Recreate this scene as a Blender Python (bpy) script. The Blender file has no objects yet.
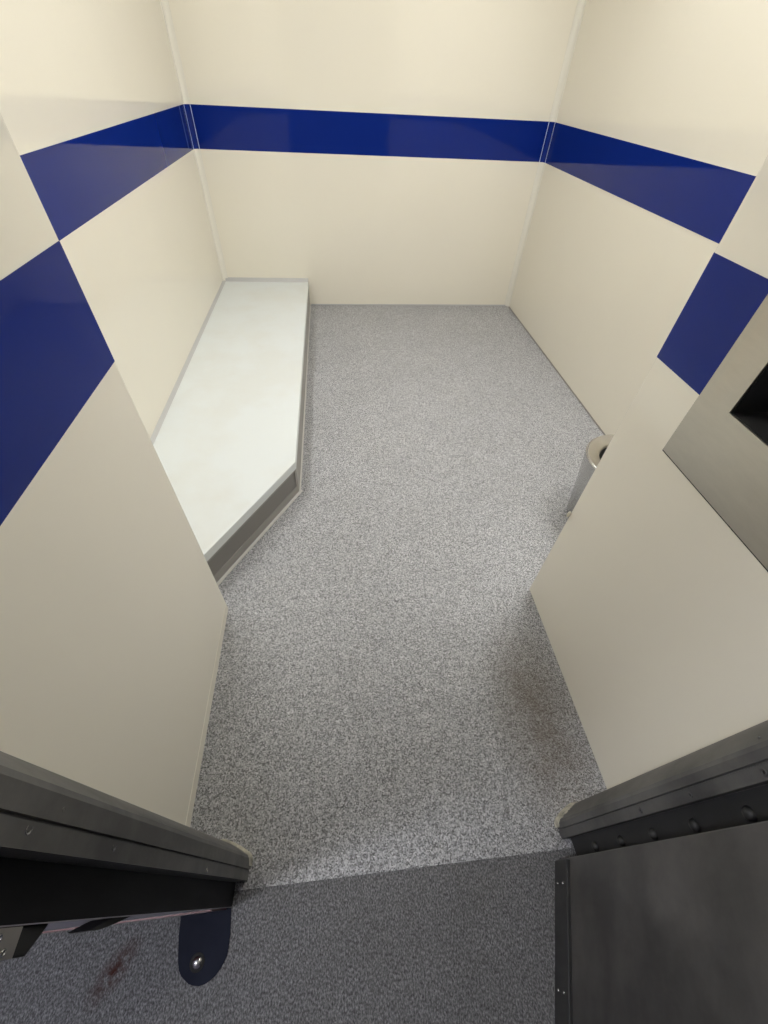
import bpy, bmesh, math, random
from mathutils import Vector, Matrix
random.seed(7)
S = bpy.context.scene
C = S.collection
PI = math.pi

# ------------------------------------------------------------------ camera
F_PX = 415.0
CAM_Z = 1.6
pitch, yaw, roll = math.radians(47.1677), math.radians(8.1031), math.radians(3.448)
fh = Vector((math.sin(yaw), math.cos(yaw), 0)); rt = Vector((math.cos(yaw), -math.sin(yaw), 0))
fw = fh * math.cos(pitch) + Vector((0, 0, -1)) * math.sin(pitch); up = rt.cross(fw)
Rr = rt * math.cos(roll) + up * math.sin(roll); Uu = up * math.cos(roll) - rt * math.sin(roll)
cam = bpy.data.cameras.new('camera'); co = bpy.data.objects.new('camera', cam); C.objects.link(co)
cam.sensor_fit = 'HORIZONTAL'; cam.sensor_width = 36.0; cam.lens = 36.0 * F_PX / 768.0
cam.clip_start = 0.02
m = Matrix((Rr, Uu, -fw)).transposed().to_4x4(); m.translation = Vector((0, 0, CAM_Z))
co.matrix_world = m
S.camera = co

# ------------------------------------------------------------------ world, exposure, light levels
w = bpy.data.worlds.new('world'); S.world = w; w.use_nodes = True
w.node_tree.nodes['Background'].inputs[0].default_value = (0.6, 0.62, 0.65, 1)
w.node_tree.nodes['Background'].inputs[1].default_value = 0.05
S.view_settings.view_transform = 'Standard'; S.view_settings.look = 'None'
S.view_settings.gamma = 1.0; S.view_settings.exposure = 0.07; S.view_settings.use_curve_mapping = False
CELL_LAMPS = [  # side (+1 toilet wall, -1 bench wall), y from, y to, width of the slanted diffuser, emission strength
    (1, 0.99, 3.0, 0.30, 16.6), (-1, 0.99, 3.0, 0.30, 10.3)]
CORRIDOR_LAMPS = [(-1.45, -0.32, 0.8, 0.22, 52.0)]

# ------------------------------------------------------------------ measured place (metres)
XL, XR, YB = -0.991, 1.728, 4.201          # cell walls
XNL, XNR, YF = -0.508, 0.826, 0.957        # passage walls, their corner with the cell
Z0, Z1 = 1.112, 1.3505                     # blue band
HC = 2.65                                  # ceiling
YW = 0.012                                 # corridor face of the front wall
YT = 0.045                                 # floor seam at the threshold
HX = -2.0, 2.1                             # corridor ends
YC = -1.8

# ------------------------------------------------------------------ helpers
def link(name, bm, mat, parent=None, smooth=False, bevel=0, seg=2):
    me = bpy.data.meshes.new(name)
    bmesh.ops.recalc_face_normals(bm, faces=bm.faces)
    bm.to_mesh(me); bm.free()
    if mat: me.materials.append(mat)
    o = bpy.data.objects.new(name, me); C.objects.link(o)
    if parent: o.parent = parent
    if smooth:
        for p in me.polygons: p.use_smooth = True
    if bevel:
        b = o.modifiers.new('bevel', 'BEVEL'); b.width = bevel; b.segments = seg; b.limit_method = 'ANGLE'
        b.angle_limit = math.radians(40)
    return o

def box(bm, x0, x1, y0, y1, z0, z1):
    v = [bm.verts.new((x, y, z)) for z in (z0, z1) for x, y in ((x0, y0), (x1, y0), (x1, y1), (x0, y1))]
    for f in ((3, 2, 1, 0), (4, 5, 6, 7), (0, 1, 5, 4), (1, 2, 6, 5), (2, 3, 7, 6), (3, 0, 4, 7)):
        bm.faces.new([v[i] for i in f])
    return v

def prism(bm, poly, z0, z1):
    a = [bm.verts.new((x, y, z0)) for x, y in poly]; b = [bm.verts.new((x, y, z1)) for x, y in poly]
    n = len(poly)
    bm.faces.new(a[::-1]); bm.faces.new(b)
    for i in range(n):
        j = (i + 1) % n
        bm.faces.new((a[i], a[j], b[j], b[i]))

def lathe(bm, prof, n=48, c=(0, 0, 0)):
    rings = []
    for r, z in prof:
        if r < 1e-6: rings.append([bm.verts.new((c[0], c[1], c[2] + z))])
        else: rings.append([bm.verts.new((c[0] + r * math.cos(2 * PI * k / n), c[1] + r * math.sin(2 * PI * k / n), c[2] + z)) for k in range(n)])
    for a, b in zip(rings, rings[1:]):
        for k in range(n):
            q = (k + 1) % n
            if len(a) == 1: bm.faces.new((a[0], b[k], b[q]))
            elif len(b) == 1: bm.faces.new((a[k], a[q], b[0]))
            else: bm.faces.new((a[k], a[q], b[q], b[k]))

def bx(*a):
    bm = bmesh.new(); box(bm, *a); return bm
def pr(poly, z0, z1):
    bm = bmesh.new(); prism(bm, poly, z0, z1); return bm

def tag(o, label, cat, group=None, kind=None):
    o['label'] = label; o['category'] = cat
    if group: o['group'] = group
    if kind: o['kind'] = kind
    return o
def struct(o, label, cat): return tag(o, label, cat, kind='structure')
def empty(name, loc, label, cat, group=None, kind=None):
    o = bpy.data.objects.new(name, None); C.objects.link(o); o.location = loc
    o.empty_display_size = 0.1
    bpy.context.view_layer.update()
    return tag(o, label, cat, group, kind)
def under(o, parent):
    """parent o (built in world coordinates) below an empty that has only a location"""
    o.parent = parent
    o.matrix_parent_inverse = Matrix.Translation(-Vector(parent.location))
    return o
def off_poly(pl, d):
    """offset an open polyline to its left by d"""
    out = []
    for i, p in enumerate(pl):
        t = Vector((0, 0))
        if i: t += (Vector(p) - Vector(pl[i-1])).normalized()
        if i < len(pl) - 1: t += (Vector(pl[i+1]) - Vector(p)).normalized()
        t.normalize(); out.append((p[0] - t.y * d, p[1] + t.x * d))
    return out

# ------------------------------------------------------------------ materials
def new_mat(name):
    mt = bpy.data.materials.new(name); mt.use_nodes = True
    nt = mt.node_tree; return mt, nt, nt.nodes['Principled BSDF']
def nd(nt, t, **k):
    n = nt.nodes.new(t)
    for a, b in k.items(): setattr(n, a, b)
    return n
def ramp(nt, fac, stops, interp='LINEAR'):
    r = nd(nt, 'ShaderNodeValToRGB'); r.color_ramp.interpolation = interp
    els = r.color_ramp.elements
    while len(els) < len(stops): els.new(0.5)
    for e, (p, c) in zip(els, stops):
        e.position = p; e.color = (c if len(c) == 4 else (*c, 1)) if hasattr(c, '__len__') else (c, c, c, 1)
    nt.links.new(fac, r.inputs[0]); return r.outputs[0]
def noise(nt, vec, scale, detail=3, rough=0.5):
    n = nd(nt, 'ShaderNodeTexNoise'); n.inputs['Scale'].default_value = scale
    n.inputs['Detail'].default_value = detail; n.inputs['Roughness'].default_value = rough
    if vec: nt.links.new(vec, n.inputs['Vector'])
    return n.outputs['Fac']
def pos(nt): return nd(nt, 'ShaderNodeNewGeometry').outputs['Position']
def mixc(nt, fac, a, b, mode='MIX'):
    n = nd(nt, 'ShaderNodeMix', data_type='RGBA', blend_type=mode)
    for s, v in ((n.inputs[0], fac), (n.inputs[6], a), (n.inputs[7], b)):
        if hasattr(v, 'links') or hasattr(v, 'is_linked'): nt.links.new(v, s)
        elif hasattr(v, '__len__'): s.default_value = (*v, 1) if len(v) == 3 else v
        else: s.default_value = v
    return n.outputs[2]
def math_(nt, op, a, b=0.0, clamp=False):
    n = nd(nt, 'ShaderNodeMath', operation=op, use_clamp=clamp)
    for s, v in ((n.inputs[0], a), (n.inputs[1], b)):
        if hasattr(v, 'is_linked'): nt.links.new(v, s)
        else: s.default_value = v
    return n.outputs[0]
def bump(nt, bsdf, h, strength, dist):
    b = nd(nt, 'ShaderNodeBump'); b.inputs['Strength'].default_value = strength; b.inputs['Distance'].default_value = dist
    nt.links.new(h, b.inputs['Height']); nt.links.new(b.outputs[0], bsdf.inputs['Normal'])
def mapping(nt, vec, scale, loc=(0, 0, 0)):
    mp = nd(nt, 'ShaderNodeMapping'); mp.inputs['Scale'].default_value = scale; mp.inputs['Location'].default_value = loc
    nt.links.new(vec, mp.inputs['Vector']); return mp.outputs[0]

def panel_mat(name, c1, c2, rough, spec=0.5, waviness=0.02):
    mt, nt, b = new_mat(name); p = pos(nt)
    n = noise(nt, p, 2.2, 4)
    nt.links.new(mixc(nt, n, c1, c2), b.inputs['Base Color'])
    b.inputs['Roughness'].default_value = rough
    b.inputs['Specular IOR Level'].default_value = spec
    bump(nt, b, noise(nt, p, 3.0, 1), waviness, 0.02)
    return mt
M = {}
M['cream'] = panel_mat('cream_wall_panel', (0.85, 0.806, 0.69), (0.875, 0.831, 0.715), 0.05)
M['blue'] = panel_mat('royal_blue_band', (0.005, 0.020, 0.185), (0.006, 0.023, 0.21), 0.04, spec=0.22)
M['lilac'] = panel_mat('lilac_corridor_wall', (0.30, 0.285, 0.34), (0.34, 0.32, 0.38), 0.4)
M['red'] = panel_mat('dark_red_skirting', (0.10, 0.02, 0.02), (0.13, 0.025, 0.025), 0.4)
M['ceil'] = panel_mat('off_white_ceiling', (0.80, 0.78, 0.72), (0.82, 0.80, 0.74), 0.5)
M['trim_cream'] = panel_mat('cream_corner_profile', (0.83, 0.80, 0.71), (0.85, 0.82, 0.73), 0.12)
M['line'] = panel_mat('pale_blue_edge', (0.5, 0.6, 0.8), (0.55, 0.65, 0.85), 0.3)
M['seal'] = panel_mat('grey_sealant', (0.50, 0.50, 0.49), (0.56, 0.56, 0.55), 0.5)
M['seal_light'] = panel_mat('pale_sealant', (0.60, 0.59, 0.56), (0.68, 0.67, 0.63), 0.5)
M['base_dark'] = panel_mat('grey_bench_base', (0.20, 0.19, 0.175), (0.23, 0.215, 0.20), 0.45)
M['base_mid'] = panel_mat('grey_bench_trim', (0.30, 0.285, 0.265), (0.34, 0.325, 0.30), 0.45)

def floor_mat():
    mt, nt, b = new_mat('speckled_grey_vinyl'); p = pos(nt)
    v = nd(nt, 'ShaderNodeTexVoronoi'); v.inputs['Scale'].default_value = 285; nt.links.new(p, v.inputs['Vector'])
    sp = nd(nt, 'ShaderNodeSeparateColor'); nt.links.new(v.outputs['Color'], sp.inputs[0])
    base = ramp(nt, sp.outputs[0], [(0.0, (0.02, 0.02, 0.022)), (0.2, (0.13, 0.132, 0.14)), (0.45, (0.36, 0.365, 0.385)), (0.75, (0.54, 0.545, 0.57)), (1.0, (0.86, 0.865, 0.89))])
    v2 = nd(nt, 'ShaderNodeTexVoronoi'); v2.inputs['Scale'].default_value = 520; nt.links.new(p, v2.inputs['Vector'])
    s2 = nd(nt, 'ShaderNodeSeparateColor'); nt.links.new(v2.outputs['Color'], s2.inputs[0])
    fine = ramp(nt, s2.outputs[1], [(0.0, 0.12), (0.5, 0.36), (1.0, 0.62)])
    col = mixc(nt, 0.35, base, fine)
    # soft wear; brownish dirt patch by the right passage wall, deepened with painted shadow
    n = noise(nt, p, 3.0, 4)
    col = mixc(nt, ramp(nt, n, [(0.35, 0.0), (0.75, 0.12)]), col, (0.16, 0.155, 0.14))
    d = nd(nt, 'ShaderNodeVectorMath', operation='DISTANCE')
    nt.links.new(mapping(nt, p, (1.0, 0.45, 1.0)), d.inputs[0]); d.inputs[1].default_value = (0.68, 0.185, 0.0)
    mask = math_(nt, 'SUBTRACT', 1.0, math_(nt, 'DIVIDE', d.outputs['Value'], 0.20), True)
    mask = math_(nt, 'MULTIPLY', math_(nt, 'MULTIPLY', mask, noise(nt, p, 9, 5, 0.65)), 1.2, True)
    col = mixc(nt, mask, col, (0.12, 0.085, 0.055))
    nt.links.new(col, b.inputs['Base Color'])
    b.inputs['Roughness'].default_value = 0.42; b.inputs['Specular IOR Level'].default_value = 0.35
    bump(nt, b, sp.outputs[0], 0.15, 0.001)
    return mt
def carpet_mat():
    mt, nt, b = new_mat('dark_grey_corridor_carpet'); p = pos(nt)
    n1 = noise(nt, mapping(nt, p, (1.6, 1.0, 1.0)), 170, 3, 0.6)
    base = ramp(nt, n1, [(0.30, (0.06, 0.06, 0.061)), (0.5, (0.165, 0.165, 0.17)), (0.72, (0.36, 0.36, 0.37))])
    n2 = noise(nt, p, 5, 4)
    base = mixc(nt, ramp(nt, n2, [(0.4, 0.0), (0.7, 0.2)]), base, (0.09, 0.088, 0.082))
    d = nd(nt, 'ShaderNodeVectorMath', operation='DISTANCE')
    vr = nd(nt, 'ShaderNodeVectorRotate'); vr.inputs['Angle'].default_value = math.radians(-50)
    vr.inputs['Center'].default_value = (-0.635, -0.080, 0); nt.links.new(p, vr.inputs['Vector'])
    mp = mapping(nt, vr.outputs[0], (1.0, 2.4, 1.0)); nt.links.new(mp, d.inputs[0]); d.inputs[1].default_value = (-0.635, -0.080 * 2.4, 0)
    mask = math_(nt, 'SUBTRACT', 1.0, math_(nt, 'DIVIDE', d.outputs['Value'], 0.085), True)
    mask = math_(nt, 'MULTIPLY', mask, ramp(nt, noise(nt, p, 38, 4, 0.6), [(0.34, 0.0), (0.5, 1.0)]))
    base = mixc(nt, mask, base, (0.055, 0.018, 0.012))
    nt.links.new(base, b.inputs['Base Color']); b.inputs['Roughness'].default_value = 0.95
    b.inputs['Specular IOR Level'].default_value = 0.1
    bump(nt, b, n1, 0.6, 0.004)
    return mt
def slab_mat():
    mt, nt, b = new_mat('white_bench_top'); p = pos(nt)
    n = noise(nt, p, 2.6, 5, 0.55); n2 = noise(nt, p, 7, 5, 0.6)
    c = mixc(nt, ramp(nt, n, [(0.45, 0.0), (0.62, 1.0)]), (0.76, 0.80, 0.80), (0.74, 0.765, 0.745))
    c = mixc(nt, ramp(nt, n2, [(0.58, 0.0), (0.75, 0.2)]), c, (0.70, 0.69, 0.64))
    nt.links.new(c, b.inputs['Base Color']); b.inputs['Roughness'].default_value = 0.34
    return mt
def metal_mat(name, c1, c2, rough, brush=(1, 1, 60), metallic=1.0):
    mt, nt, b = new_mat(name); p = pos(nt)
    n = noise(nt, mapping(nt, p, brush), 14, 4, 0.6)
    nt.links.new(mixc(nt, n, c1, c2), b.inputs['Base Color'])
    b.inputs['Metallic'].default_value = metallic
    r = math_(nt, 'ADD', math_(nt, 'MULTIPLY', n, 0.12), rough - 0.06); nt.links.new(r, b.inputs['Roughness'])
    bump(nt, b, n, 0.05, 0.001)
    return mt
def painted_dark(name, c, smudge, rough, scale=6):
    mt, nt, b = new_mat(name); p = pos(nt)
    n = noise(nt, p, scale, 6, 0.65); n2 = noise(nt, mapping(nt, p, (1, 1, 0.2)), 22, 4, 0.6)
    col = mixc(nt, ramp(nt, n, [(0.38, 0.0), (0.68, 1.0)]), c, smudge)
    nt.links.new(col, b.inputs['Base Color'])
    nt.links.new(math_(nt, 'ADD', math_(nt, 'MULTIPLY', n2, 0.18), rough - 0.09), b.inputs['Roughness'])
    bump(nt, b, n2, 0.04, 0.001)
    return mt
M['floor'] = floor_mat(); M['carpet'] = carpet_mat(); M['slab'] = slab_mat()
M['steel'] = metal_mat('brushed_stainless_steel', (0.46, 0.435, 0.39), (0.56, 0.53, 0.475), 0.34, (1, 1, 5))
M['steel_bright'] = metal_mat('polished_steel', (0.50, 0.495, 0.49), (0.58, 0.575, 0.57), 0.24, (1, 1, 1))
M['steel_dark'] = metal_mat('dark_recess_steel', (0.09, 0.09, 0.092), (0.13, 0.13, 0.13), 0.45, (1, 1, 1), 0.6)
M['jamb'] = painted_dark('charcoal_door_frame', (0.058, 0.057, 0.056), (0.135, 0.132, 0.125), 0.46)
M['black'] = painted_dark('black_rebate', (0.003, 0.003, 0.004), (0.005, 0.005, 0.006), 0.6)
M['black'].node_tree.nodes['Principled BSDF'].inputs['Specular IOR Level'].default_value = 0.25
M['rebate'] = painted_dark('dark_rebate', (0.028, 0.028, 0.028), (0.04, 0.04, 0.04), 0.5)
M['door'] = painted_dark('dark_grey_door_paint', (0.042, 0.040, 0.039), (0.098, 0.093, 0.089), 0.40, 4.5)
M['door_bar'] = painted_dark('black_door_bar', (0.028, 0.028, 0.029), (0.04, 0.04, 0.04), 0.45)
M['gasket'] = painted_dark('black_rubber', (0.012, 0.012, 0.012), (0.02, 0.02, 0.02), 0.7)
M['patch'] = painted_dark('navy_floor_patch', (0.005, 0.007, 0.018), (0.009, 0.012, 0.026), 0.75)
M['patch'].node_tree.nodes['Principled BSDF'].inputs['Specular IOR Level'].default_value = 0.25
M['caulk'] = painted_dark('cream_filler', (0.62, 0.59, 0.49), (0.25, 0.24, 0.20), 0.75, 40)
M['hole'] = painted_dark('dark_hole', (0.006, 0.006, 0.006), (0.008, 0.008, 0.008), 0.6)
def emit_mat(name, col, s):
    mt, nt, b = new_mat(name); b.inputs['Base Color'].default_value = (0.9, 0.9, 0.9, 1)
    b.inputs['Emission Color'].default_value = (*col, 1); b.inputs['Emission Strength'].default_value = s
    return mt

# ------------------------------------------------------------------ setting: floors, walls, ceiling
T = 0.08
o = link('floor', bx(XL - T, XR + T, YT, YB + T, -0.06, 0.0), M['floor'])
struct(o, 'speckled grey vinyl floor of the cell and its entrance passage', 'floor')
o = link('floor_corridor', bx(HX[0], HX[1], YC, YT, -0.06, -0.001), M['carpet'])
struct(o, 'darker grey carpet of the corridor in front of the threshold', 'floor')
o = link('ceiling', bx(HX[0], HX[1], YC, YB + T, HC, HC + 0.08), M['ceil'])
struct(o, 'off-white ceiling above the cell', 'ceiling')

BAND = 0.0010
def plain_wall(name, label, ext, band):
    wl = link(name, bx(*ext), M['cream']); struct(wl, label, 'wall')
    b = link('blue_band', bx(*band), M['blue'], wl); b['label'] = 'glossy royal blue band'
    return wl
plain_wall('wall_back', 'cream back wall with a straight blue band, behind the bench end',
           (XL - T, XR + T, YB, YB + T, 0, HC), (XL, XR, YB - BAND, YB + 0.004, Z0, Z1))
plain_wall('wall_left', 'glossy cream wall along the long side of the white bench',
           (XL - T, XL, YF, YB, 0, HC), (XL - 0.004, XL + BAND, YF, YB, Z0, Z1))
plain_wall('wall_right', 'glossy cream wall on the toilet side of the cell',
           (XR, XR + T, YF, YB, 0, HC), (XR - BAND, XR + 0.004, YF, YB, Z0, Z1))

def corner(x, y, sgn):
    """rounded corner of a passage wall: from the cell face to the passage face; sgn=+1 left block, -1 right block"""
    RC = 0.005 if sgn > 0 else 0.008
    cx, cy = x - sgn * RC, y - RC
    return [(cx + sgn * RC * math.cos(a), cy + RC * math.sin(a)) for a in [PI / 2 * (1 - k / 6) for k in range(7)]]
# left passage block
polyL = [(XL - T, YF)] + corner(XNL, YF, 1) + [(XNL, 0.02), (XL - T, 0.02)]
wl = link('wall_front_left', pr(polyL, 0, HC), M['cream'])
struct(wl, 'cream passage wall on the left, between the black jamb and the bench', 'wall')
lineL = [(XL, YF)] + corner(XNL, YF, 1) + [(XNL, 0.15)]
b = link('blue_band', pr(off_poly(lineL, BAND) + off_poly(lineL, -0.003)[::-1], Z0, Z1), M['blue'], wl); b['label'] = 'glossy royal blue band'
b = link('floor_seal', pr([(XNL - 0.001, 0.16), (XNL + 0.0014, 0.16), (XNL + 0.0014, YF - 0.01), (XNL - 0.001, YF - 0.01)], 0.0, 0.045), M['cream'], wl, bevel=0.001)
# right passage block with the notch for the steel recess
NY0, NY1, NZ0, NZ1, ND = 0.34, 0.676, 1.127, 1.39, 0.17
bm = bmesh.new()
cr = corner(XNR, YF, -1)
full = [(XR + T, YF)] + cr + [(XNR, 0.02), (XR + T, 0.02)]
notch = [(XR + T, YF)] + cr + [(XNR, NY1), (XNR + ND, NY1), (XNR + ND, NY0), (XNR, NY0), (XNR, 0.02), (XR + T, 0.02)]
prism(bm, full, 0, NZ0); prism(bm, notch, NZ0, NZ1); prism(bm, full, NZ1, HC)
wr = link('wall_front_right', bm, M['cream'])
struct(wr, 'cream passage wall on the right that carries the steel recess', 'wall')
lineR = [(XR, YF)] + cr + [(XNR, 0.75)]
b = link('blue_band', pr(off_poly(lineR, -BAND) + off_poly(lineR, 0.003)[::-1], Z0, Z1), M['blue'], wr); b['label'] = 'glossy royal blue band'
lineR2 = [(XNR, 0.31), (XNR, 0.15)]
link('blue_band', pr(off_poly(lineR2, -BAND) + off_poly(lineR2, 0.003)[::-1], Z0, Z1), M['blue'], wr)
# little lump of filler on the edge of that wall, above the passage floor
bm = bmesh.new(); bmesh.ops.create_icosphere(bm, subdivisions=2, radius=0.009)
for v in bm.verts: v.co = Vector((0.818 + v.co.x * 0.8, 0.951 + v.co.y * 0.5, 0.508 + v.co.z * 1.7))
link('edge_chip', bm, M['cream'], wr, smooth=True)

# corridor shell
o = link('wall_corridor_left', bx(HX[0], -0.356, YW, 0.0198, 0, HC), M['lilac']); struct(o, 'lilac corridor wall outside the black jamb', 'wall')
o = link('wall_corridor_right', bx(0.70, HX[1], YW, 0.0198, 0, HC), M['lilac']); struct(o, 'lilac corridor wall behind the open dark door', 'wall')
o = link('baseboard_corridor', bx(HX[0], -0.37, YW - 0.004, YW, 0, 0.16), M['red']); struct(o, 'dark red skirting at the foot of the lilac corridor wall', 'skirting')
o = link('wall_corridor_back', bx(HX[0], HX[1], YC - T, YC, 0, HC), M['lilac']); struct(o, 'lilac corridor wall opposite the cell door', 'wall')
o = link('wall_corridor_end_left', bx(HX[0] - T, HX[0], YC, 0.02, 0, HC), M['lilac']); struct(o, 'lilac corridor end wall on the left', 'wall')
o = link('wall_corridor_end_right', bx(HX[1], HX[1] + T, YC, 0.02, 0, HC), M['lilac']); struct(o, 'lilac corridor end wall on the right', 'wall')
o = link('wall_front_lintel', bx(XNL, XNR, 0.02, 0.15, 2.14, HC), M['cream']); struct(o, 'cream wall piece over the cell doorway', 'wall')

# corner profiles of the cell
def corner_trim(name, x, s, label):
    e = 0.042; q = 0.004
    z_cuts = [(0.0 if s < 0 else 0.21, Z0, 'trim_cream'), (Z0, Z1, 'blue'), (Z1, HC, 'trim_cream')]
    def poly():
        # flat-lipped cove: two lips on the walls, hollow curve between
        L = [(x, YB - e), (x + s * q, YB - e), (x + s * q, YB - e + 0.010)]
        for k in range(7):
            a = PI / 2 * k / 6
            L.append((x + s * (q + (e - 0.010 - q) * (1 - math.cos(a))), YB - q - (e - 0.010 - q) * (1 - math.sin(a))))
        L += [(x + s * e, YB - q), (x + s * e, YB), (x, YB)]
        return L
    root = link(name, pr(poly(), z_cuts[0][0], z_cuts[0][1]), M['trim_cream'])
    b = link('blue_section', pr(poly(), Z0, Z1), M['blue'], root); b['label'] = 'blue section of the corner profile'
    for ex, ey in ((q + 0.0004, e - 0.002), (e - 0.002, q + 0.0004)):
        link('edge_line', bx(*sorted((x + s * (ex - 0.0025), x + s * (ex + 0.0018))), YB - ey - 0.0018, YB - ey + 0.0025, Z0 + 0.001, Z1 - 0.001), M['line'], root)
    link('upper_section', pr(poly(), Z1, HC), M['trim_cream'], root)
    struct(root, label, 'trim')
corner_trim('trim_1', XL, 1, 'slim cream corner profile rising from the bench end')
corner_trim('trim_2', XR, -1, 'slim cream corner profile rising from the floor, right back corner')
o = link('baseboard_back', pr([(-0.225, YB - 0.007), (XR - 0.03, YB - 0.007), (XR - 0.03, YB), (-0.225, YB)], 0, 0.012), M['seal'], bevel=0.003)
struct(o, 'thin grey sealant line where the back wall meets the floor', 'sealant')
o = link('baseboard_right', bx(XR - 0.006, XR, YF, YB - 0.03, 0, 0.010), M['base_mid'], bevel=0.003)
struct(o, 'thin dark sealant line where the toilet-side wall meets the floor', 'sealant')

# ------------------------------------------------------------------ door frame
def arc(p, q, bulge, n=6):
    p, q = Vector(p), Vector(q); d = q - p; nrm = Vector((-d.y, d.x)); out = []
    for k in range(n + 1):
        t = k / n; r = p + d * t + nrm * bulge * 4 * t * (1 - t); out.append((r.x, r.y))
    return out
def screw(parent, locv, axis, r=0.006, mat='steel_bright', name='screw'):
    bm = bmesh.new(); lathe(bm, [(r * 0.45, -0.0006), (r * 0.5, 0.0006), (r * 0.85, 0.0012), (r, 0.0), (r, -0.002)], 12)
    bmesh.ops.contextual_create(bm, geom=[v for v in bm.verts if abs(v.co.z + 0.0006) < 1e-6][:12]) if False else None
    q = Vector((0, 0, 1)).rotation_difference(Vector(axis)).to_matrix().to_4x4(); q.translation = Vector(locv)
    bm.transform(q); s = link(name, bm, M[mat], parent, smooth=True)
    bm = bmesh.new(); bmesh.ops.create_circle(bm, cap_ends=True, radius=r * 0.5, segments=12); bm.transform(q)
    link('socket', bm, M['hole'], s)
    return s
JH = 2.14
face = arc((-0.402, 0.160), (-0.320, 0.119), 0.045, 14)      # splayed, softly rounded face
polyJ = [(XNL, 0.160)] + face + [(-0.3165, 0.112), (-0.3165, 0.0888), (-0.3210, 0.0880), (-0.3210, 0.0860), (-0.3175, 0.0852), (-0.3195, 0.0640), (-0.345, 0.0632), (-0.345, 0.0630), (XNL, 0.0630)]
jl = link('trim_3', pr(polyJ, 0, JH), M['jamb']); struct(jl, 'charcoal metal door jamb on the left, above the navy floor patch', 'door frame')
link('rebate', pr([(XNL, 0.0630), (-0.352, 0.0630), (-0.356, 0.0130), (XNL, 0.0130)], 0, JH), M['black'], jl)['label'] = 'black rebate of the left jamb'
for z, y in ((1.08, 0.079), (0.889, 0.079), (0.436, 0.071), (1.45, 0.079)):
    screw(jl, (-0.319, y, z), (1, 0, 0), 0.0055)
screw(jl, (-0.3175, 0.1, 1.036), (1, 0, 0), 0.003)
kb = link('keeper_bracket', pr([(-0.44, 0.012), (-0.362, 0.012), (-0.3585, -0.0125), (-0.44, -0.0135)], 0.938, 1.16), M['gasket'], jl, bevel=0.002)
kb['label'] = 'black lock keeper bracket'
for v in kb.data.vertices:                                   # slanted lower end
    if v.co.z < 1.0 and v.co.y > 0: v.co.z -= 0.035
kp = link('keeper_plate', bx(-0.3595, -0.3560, -0.0122, 0.0112, 0.966, 1.14), M['steel'], kb)
for z, y in ((0.985, -0.007), (1.00, 0.004), (1.04, -0.006), (1.08, 0.004)):
    screw(kb, (-0.3558, y, z), (1, 0, 0), 0.0035, 'steel_bright')
bm = bmesh.new()                                             # black crescent lug lower on the same edge
pts = [(0.0118, 0.672), (0.0095, 0.690), (0.0065, 0.715), (0.0030, 0.745), (0.0010, 0.770), (0.0006, 0.785), (0.0016, 0.795), (0.0055, 0.775), (0.0095, 0.752), (0.0118, 0.735)]
a = [bm.verts.new((-0.362, y, z)) for y, z in pts]; c = [bm.verts.new((-0.392, y, z)) for y, z in pts]
bm.faces.new(a); bm.faces.new(c[::-1])
for i in range(len(pts)):
    j = (i + 1) % len(pts); bm.faces.new((a[i], c[i], c[j], a[j]))
link('lug', bm, M['gasket'], jl)

faceR = arc((0.690, 0.150), (0.624, 0.114), -0.045, 14)
polyR = [(XNR, 0.150)] + faceR + [(0.6205, 0.107), (0.6205, 0.0930), (0.6245, 0.0920), (0.6245, 0.0905), (0.6210, 0.0895), (0.6240, 0.0690), (0.652, 0.0680), (0.652, 0.0675), (XNR, 0.0675)]
jr = link('trim_4', pr(polyR, 0, JH), M['jamb']); struct(jr, 'charcoal metal door jamb on the right, beside the open dark door', 'door frame')
link('rebate', pr([(XNR, 0.0675), (0.652, 0.0675), (0.655, 0.022), (XNR, 0.022)], 0, JH), M['rebate'], jr)['label'] = 'dark hinge rebate of the right jamb'
bz = [0.151 + 0.1555 * k for k in range(12)]
for k, z in enumerate(bz):
    bm = bmesh.new(); lathe(bm, [(0, 0.010), (0.006, 0.0092), (0.010, 0.006), (0.012, 0.0), (0.012, -0.004)], 16)
    bm.transform(Matrix.Translation((0.654, 0.038, z)) @ Matrix.Rotation(-PI / 2, 4, 'Y'))
    link('hinge_bolt', bm, M['rebate'], jr, smooth=True)
for z in (0.504, 0.693, 0.887, 1.08, 1.27, 1.46):
    screw(jr, (0.6222, 0.079, z), (-1, 0, 0), 0.0055, 'steel_dark')
screw(jr, (0.634, 0.121, 0.905), (-0.55, -0.83, 0), 0.003, 'steel_dark')
hd = link('trim_5', bx(XNL, XNR, 0.0145, 0.166, 2.04, JH), M['jamb']); struct(hd, 'charcoal metal head of the door frame', 'door frame')
def caulk(line, side, zs, parent, label):
    """ragged filler around the foot of a jamb"""
    bm = bmesh.new(); inner = off_poly(line, -0.002 * side); outer = off_poly(line, 0.003 * side); foot = off_poly(line, 0.006 * side)
    A = [bm.verts.new((x, y, 0)) for x, y in foot]
    B = [bm.verts.new((x, y, z * random.uniform(0.45, 0.7))) for (x, y), z in zip(outer, zs)]
    D = [bm.verts.new((x, y, z)) for (x, y), z in zip(inner, zs)]
    for i in range(len(line) - 1):
        bm.faces.new((A[i], A[i+1], B[i+1], B[i])); bm.faces.new((B[i], B[i+1], D[i+1], D[i]))
    o = link('caulk', bm, M['caulk'], parent, smooth=True); o['label'] = label
def dense(line, n=28):
    out = []
    for p, q in zip(line, line[1:]):
        for k in range(n // (len(line) - 1)): t = k * (len(line) - 1) / n; out.append((p[0] + (q[0] - p[0]) * t, p[1] + (q[1] - p[1]) * t))
    return out + [line[-1]]
dl = dense([(-0.43, 0.160)] + face + [(-0.3165, 0.112), (-0.3165, 0.095)], 36)
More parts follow.
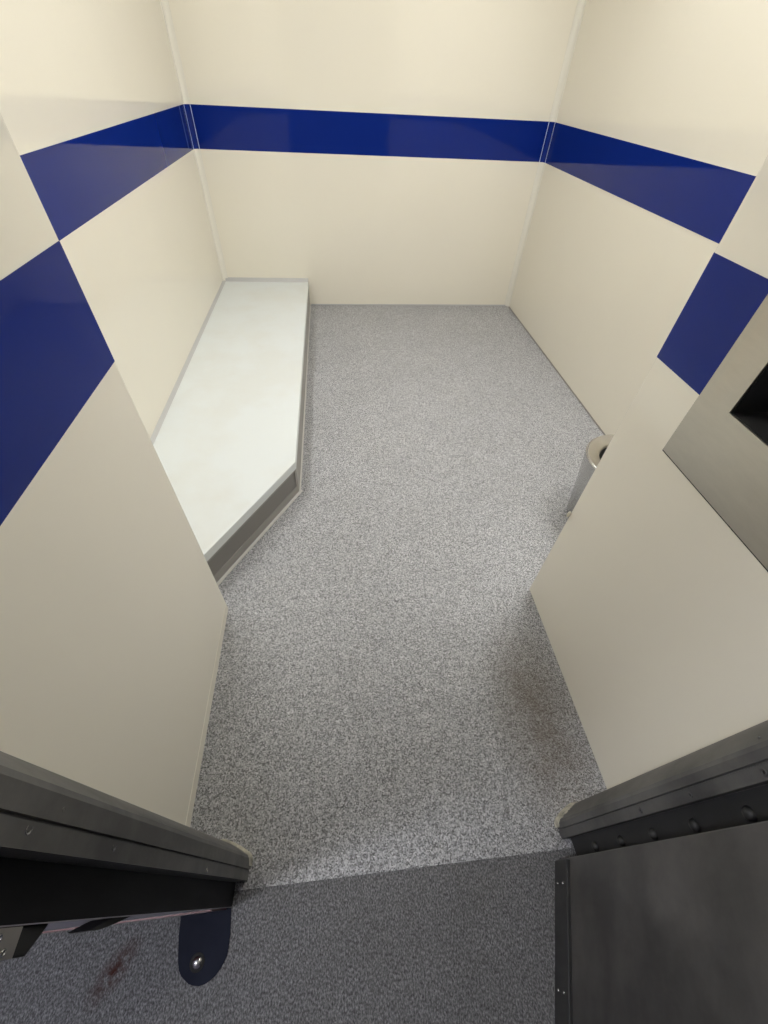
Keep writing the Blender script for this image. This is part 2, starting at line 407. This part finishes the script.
caulk(dl, 1, [0.014 + 0.05 * math.sin(PI * i / len(dl)) ** 0.7 * random.uniform(0.6, 1.1) for i in range(len(dl))], jl, 'ragged cream filler at the jamb foot')
dr = dense([(0.74, 0.150)] + faceR + [(0.6205, 0.107), (0.6205, 0.097)], 36)
caulk(dr, -1, [0.014 + 0.07 * math.sin(PI * i / len(dr)) ** 0.7 * random.uniform(0.5, 1.1) for i in range(len(dr))], jr, 'ragged cream filler at the jamb foot')

# ------------------------------------------------------------------ open door, swung out into the corridor
hx, hy = 0.584, 0.020; ang = math.atan2(-0.931, -0.365)
dr_ = empty('door_1', (hx, hy, 0), 'open dark grey steel door with a riveted black bottom bar', 'door', kind='structure')
dr_.rotation_euler = (0, 0, ang)
# local x runs along the leaf, local +y is the back (away from the cell side)
LW = 0.94
link('leaf', bx(-0.006, LW, 0.004, 0.048, 0.006, 2.03), M['door'], dr_, bevel=0.003)
bar = link('bottom_bar', bx(0.0, LW, -0.003, 0.004, 0.003, 0.100), M['door_bar'], dr_, bevel=0.0015)
bar['label'] = 'black riveted bar along the foot of the door'
link('seam_seal', bx(0.001, LW, 0.001, 0.0042, 0.1003, 0.1055), M['gasket'], dr_)
for k in range(5):
    for z in (0.028, 0.068):
        bm = bmesh.new(); lathe(bm, [(0, 0.0022), (0.002, 0.0018), (0.0034, 0.0), (0.0034, -0.002)], 10)
        bm.transform(Matrix.Translation((0.053 + 0.209 * k, -0.003, z)) @ Matrix.Rotation(PI / 2, 4, 'X'))
        link('rivet', bm, M['steel_bright'], bar, smooth=True)

# ------------------------------------------------------------------ bench
ZB, ZS = 0.210, 0.163
bench = empty('bench', (-0.6, 2.6, 0), 'low white bench with a cut-off corner on a grey base', 'bench')
g = 0.021
BX = -0.235
def cham(off):      # outline of the bench, shrunk by off on the open sides
    ux, uy = -0.516, -0.857                      # direction of the cut-off edge
    nx, ny = 0.857, -0.516                       # outward normal
    p = Vector((BX, 1.647)); a = p - Vector((nx, ny)) * off
    # intersection with x = BX - off
    t = (BX - off - a.x) / ux; c1 = (BX - off, a.y + uy * t)
    t2 = (YF + 0.001 - a.y) / uy; c2 = (a.x + ux * t2, YF + 0.001)
    return c1, c2
c1, c2 = cham(0)
under(link('seat_slab', pr([(XL + g, YB - g), (XL + g, YF + 0.001), c2, c1, (BX, YB - g)], ZS, ZB), M['slab'], bevel=0.003), bench)
d1, d2 = cham(0.004)
bs = under(link('base', pr([(XL + 0.001, YB - 0.001), (XL + 0.001, YF + 0.001), d2, d1, (BX - 0.004, YB - 0.001)], 0, ZS), M['base_dark']), bench)
bs['label'] = 'dark grey plinth'
def strip(name, p, q, w_in, w_out, z0, z1, mat, bev=0.0008):
    p, q = Vector(p), Vector(q); t = (q - p).normalized(); n = Vector((-t.y, t.x))
    poly = [(p + n * w_out), (q + n * w_out), (q - n * w_in), (p - n * w_in)]
    return link(name, pr([(v.x, v.y) for v in poly], z0, z1), M[mat], bevel=bev)
# grey sealant between slab and walls
def wedge(p, q, inx, iny, rise, out):
    # sealant fillet: triangle section run from p to q; (inx, iny) points from the wall into the room
    bm = bmesh.new(); V = []
    for (x, y) in (p, q):
        V.append([bm.verts.new((x, y, ZS)), bm.verts.new((x + inx * out, y + iny * out, ZS)), bm.verts.new((x + inx * out, y + iny * out, ZB - 0.001)), bm.verts.new((x, y, ZB + rise))])
    for i in range(4):
        j = (i + 1) % 4; bm.faces.new((V[0][i], V[0][j], V[1][j], V[1][i]))
    bm.faces.new(V[0][::-1]); bm.faces.new(V[1])
    return bm
under(link('wall_seal', wedge((XL, YF), (XL, YB), 1, 0, 0.010, g), M['seal']), bench)
under(link('wall_seal', wedge((XL + g, YB), (BX, YB), 0, -1, 0.026, g), M['seal']), bench)
# trims of the cut-off end: rail under the slab, skirting below, stile at the corner, sealant at the floor
e1, e2 = Vector(d2), Vector(d1)
under(strip('rail', d2, d1, 0, -0.0025 * -1, ZS - 0.010, ZS, 'base_mid') if False else strip('rail', d1, d2, 0, 0.0025, ZS - 0.010, ZS, 'base_mid'), bench)
under(strip('skirting', d1, d2, 0, 0.003, 0, 0.052, 'base_mid'), bench)
t = (Vector(d2) - Vector(d1)).normalized(); s1 = Vector(d1) + t * 0.016
under(strip('stile', d1, s1, 0, 0.0032, 0.0, ZS, 'base_mid'), bench)
under(strip('side_skirting', (BX - 0.004, YB - 0.001), d1, 0, 0.0025, 0, 0.16, 'base_mid'), bench)
under(strip('floor_seal', Vector(d1) - t * 0.012, d2, 0, 0.017, 0, 0.005, 'seal_light'), bench)
under(strip('floor_seal', (BX - 0.004, YB - 0.001), Vector(d1) + Vector((0, -0.004)), 0, 0.011, 0, 0.004, 'seal_light'), bench)

# ------------------------------------------------------------------ toilet
TC = (1.333, 1.362)
toi = empty('toilet', (TC[0], TC[1], 0), 'round stainless steel toilet half hidden behind the right passage wall', 'toilet')
bm = bmesh.new()
lathe(bm, [(0.146, 0.0), (0.150, 0.004), (0.152, 0.02), (0.165, 0.14), (0.184, 0.29), (0.196, 0.375), (0.199, 0.388), (0.197, 0.396), (0.190, 0.400)], 64, (TC[0], TC[1], 0))
under(link('pedestal', bm, M['steel_bright'], smooth=True), toi)
bm = bmesh.new()
lathe(bm, [(0.190, 0.400), (0.186, 0.3995), (0.165, 0.394), (0.140, 0.389), (0.134, 0.385), (0.131, 0.376)], 64, (TC[0], TC[1], 0))
under(link('rim', bm, M['steel'], smooth=True), toi)
bm = bmesh.new()
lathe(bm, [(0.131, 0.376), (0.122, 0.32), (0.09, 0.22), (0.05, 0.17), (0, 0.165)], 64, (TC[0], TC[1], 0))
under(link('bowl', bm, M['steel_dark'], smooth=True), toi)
bm = bmesh.new(); box(bm, TC[0] + 0.185, XR - 0.001, TC[1] - 0.14, TC[1] + 0.14, 0.0, 0.392)
under(link('wall_box', bm, M['steel'], bevel=0.012, seg=3), toi)

# ------------------------------------------------------------------ steel recess in the right passage wall
hu = empty('wall_recess', (XNR, 0.53, 0.957), 'brushed stainless steel frame around a dark recess in the passage wall', 'wall recess')
PY0, PY1, PZ0, PZ1 = 0.25, 0.765, 0.957, 1.47
def ring(x0, x1, oy0, oy1, oz0, oz1, iy0, iy1, iz0, iz1):
    bm = bmesh.new()
    oc = [(oy0, oz0), (oy1, oz0), (oy1, oz1), (oy0, oz1)]; ic = [(iy0, iz0), (iy1, iz0), (iy1, iz1), (iy0, iz1)]
    V = {(k, x): [bm.verts.new((x, y, z)) for y, z in c] for k, c in (('o', oc), ('i', ic)) for x in (x0, x1)}
    for i in range(4):
        j = (i + 1) % 4
        bm.faces.new((V['o', x0][i], V['o', x0][j], V['i', x0][j], V['i', x0][i]))
        bm.faces.new((V['o', x1][i], V['o', x1][j], V['i', x1][j], V['i', x1][i]))
        bm.faces.new((V['o', x0][i], V['o', x0][j], V['o', x1][j], V['o', x1][i]))
        bm.faces.new((V['i', x0][i], V['i', x0][j], V['i', x1][j], V['i', x1][i]))
    return bm
under(link('frame_plate', ring(XNR - 0.006, XNR - 0.002, PY0, PY1, PZ0, PZ1, NY0 + 0.003, NY1 - 0.002, NZ0 + 0.001, NZ1 - 0.003), M['steel'], bevel=0.0008), hu)
under(link('gasket', ring(XNR - 0.0021, XNR - 0.0003, PY0 - 0.002, PY1 + 0.0035, PZ0 - 0.0050, PZ1 + 0.002, NY0 + 0.004, NY1 - 0.004, NZ0 + 0.003, NZ1 - 0.004), M['gasket']), hu)
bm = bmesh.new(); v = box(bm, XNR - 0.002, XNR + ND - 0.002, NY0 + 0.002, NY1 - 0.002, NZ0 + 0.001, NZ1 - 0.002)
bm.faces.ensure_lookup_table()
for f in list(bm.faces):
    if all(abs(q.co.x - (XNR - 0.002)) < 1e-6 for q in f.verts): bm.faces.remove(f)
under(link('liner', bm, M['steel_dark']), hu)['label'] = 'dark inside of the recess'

# ------------------------------------------------------------------ navy patch with a bolt on the corridor carpet
fp = empty('floor_patch', (-0.425, -0.05, 0), 'rounded navy floor patch with a shiny bolt, below the left jamb', 'floor patch')
pts = [(-0.357, 0.0115), (-0.352, -0.04)]
c0 = (-0.4165, -0.062); r0 = 0.064
for k in range(15):
    a = -0.10 - (PI - 0.2) * k / 14
    pts.append((c0[0] + r0 * math.cos(a) * 1.0, c0[1] + r0 * math.sin(a) * 1.0 + random.uniform(-0.0012, 0.0012)))
pts += [(-0.487, -0.03), (-0.490, 0.0115)]
under(link('patch', pr(pts, -0.001, 0.0025), M['patch'], bevel=0.001), fp)
bm = bmesh.new(); lathe(bm, [(0, 0.0105), (0.004, 0.0103), (0.009, 0.0085), (0.0125, 0.005), (0.0135, 0.0025)], 24, (-0.4285, -0.085, 0))
bo = under(link('bolt', bm, M['steel_bright'], smooth=True), fp)
bm = bmesh.new(); lathe(bm, [(0.0185, 0.0026), (0.0185, 0.0036), (0.013, 0.0040)], 24, (-0.4285, -0.085, 0))
under(link('washer', bm, M['gasket'], smooth=True), fp)

# ------------------------------------------------------------------ lamps
def lamp(name, x, y, sx, sy, s, col, label, group=None):
    r = empty(name, (x, y, HC - 0.06), label, 'ceiling light', group)
    a = [x - sx / 2, x + sx / 2, y - sy / 2, y + sy / 2]
    bm = bmesh.new(); f = 0.03
    box(bm, a[0] - f, a[1] + f, a[2] - f, a[2], HC - 0.05, HC); box(bm, a[0] - f, a[1] + f, a[3], a[3] + f, HC - 0.05, HC)
    box(bm, a[0] - f, a[0], a[2], a[3], HC - 0.05, HC); box(bm, a[1], a[1] + f, a[2], a[3], HC - 0.05, HC)
    under(link('housing', bm, M['ceil']), r)
    under(link('diffuser', bx(a[0], a[1], a[2], a[3], HC - 0.046, HC - 0.03), emit_mat(name + '_glow', col, s)), r)
def corner_lamp(sg, y0, y1, wd, s, col, label):
    """wedge luminaire in the wall-ceiling corner, its diffuser slanted into the room"""
    xw = XR if sg > 0 else XL; c = wd * 0.7071
    r = empty('corner_light', (xw, (y0 + y1) / 2, HC - c), label, 'ceiling light', 'cell corner lights')
    def slab(ya, yb, a, d):      # slanted slab between offsets a (inner) and d (outer) from the diffuser plane
        bm = bmesh.new(); V = []
        for y in (ya, yb):
            V.append([bm.verts.new(p) for p in ((xw, y, HC - c - a), (xw - sg * (c + a), y, HC), (xw - sg * (c + d), y, HC), (xw, y, HC - c - d))])
        for i in range(4): bm.faces.new((V[0][i], V[0][(i + 1) % 4], V[1][(i + 1) % 4], V[1][i]))
        bm.faces.new(V[0][::-1]); bm.faces.new(V[1]); return bm
    under(link('diffuser', slab(y0, y1, -0.012, 0.0), emit_mat('corner_light_glow', col, s)), r)
    for ya, yb in ((y0 - 0.02, y0), (y1, y1 + 0.02)):
        bm = bmesh.new(); a = [bm.verts.new(p) for p in ((xw, ya, HC), (xw - sg * (c + 0.01), ya, HC), (xw, ya, HC - c - 0.01))]
        b = [bm.verts.new((v.co.x, yb, v.co.z)) for v in a]
        bm.faces.new(a); bm.faces.new(b[::-1])
        for i in range(3): bm.faces.new((a[i], a[(i + 1) % 3], b[(i + 1) % 3], b[i]))
        under(link('end_cap', bm, M['ceil']), r)
for sg, y0, y1, wd, s in CELL_LAMPS:
    corner_lamp(sg, y0, y1, wd, s, (1.0, 1.0, 1.0),
                'long slanted corner light above the toilet-side wall' if sg > 0 else 'long slanted corner light above the bench-side wall')
for x, y, sx, sy, s in CORRIDOR_LAMPS:
    lamp('corridor_light', x, y, sx, sy, s, (0.92, 0.94, 1.0), 'narrow cool ceiling light in the corridor')
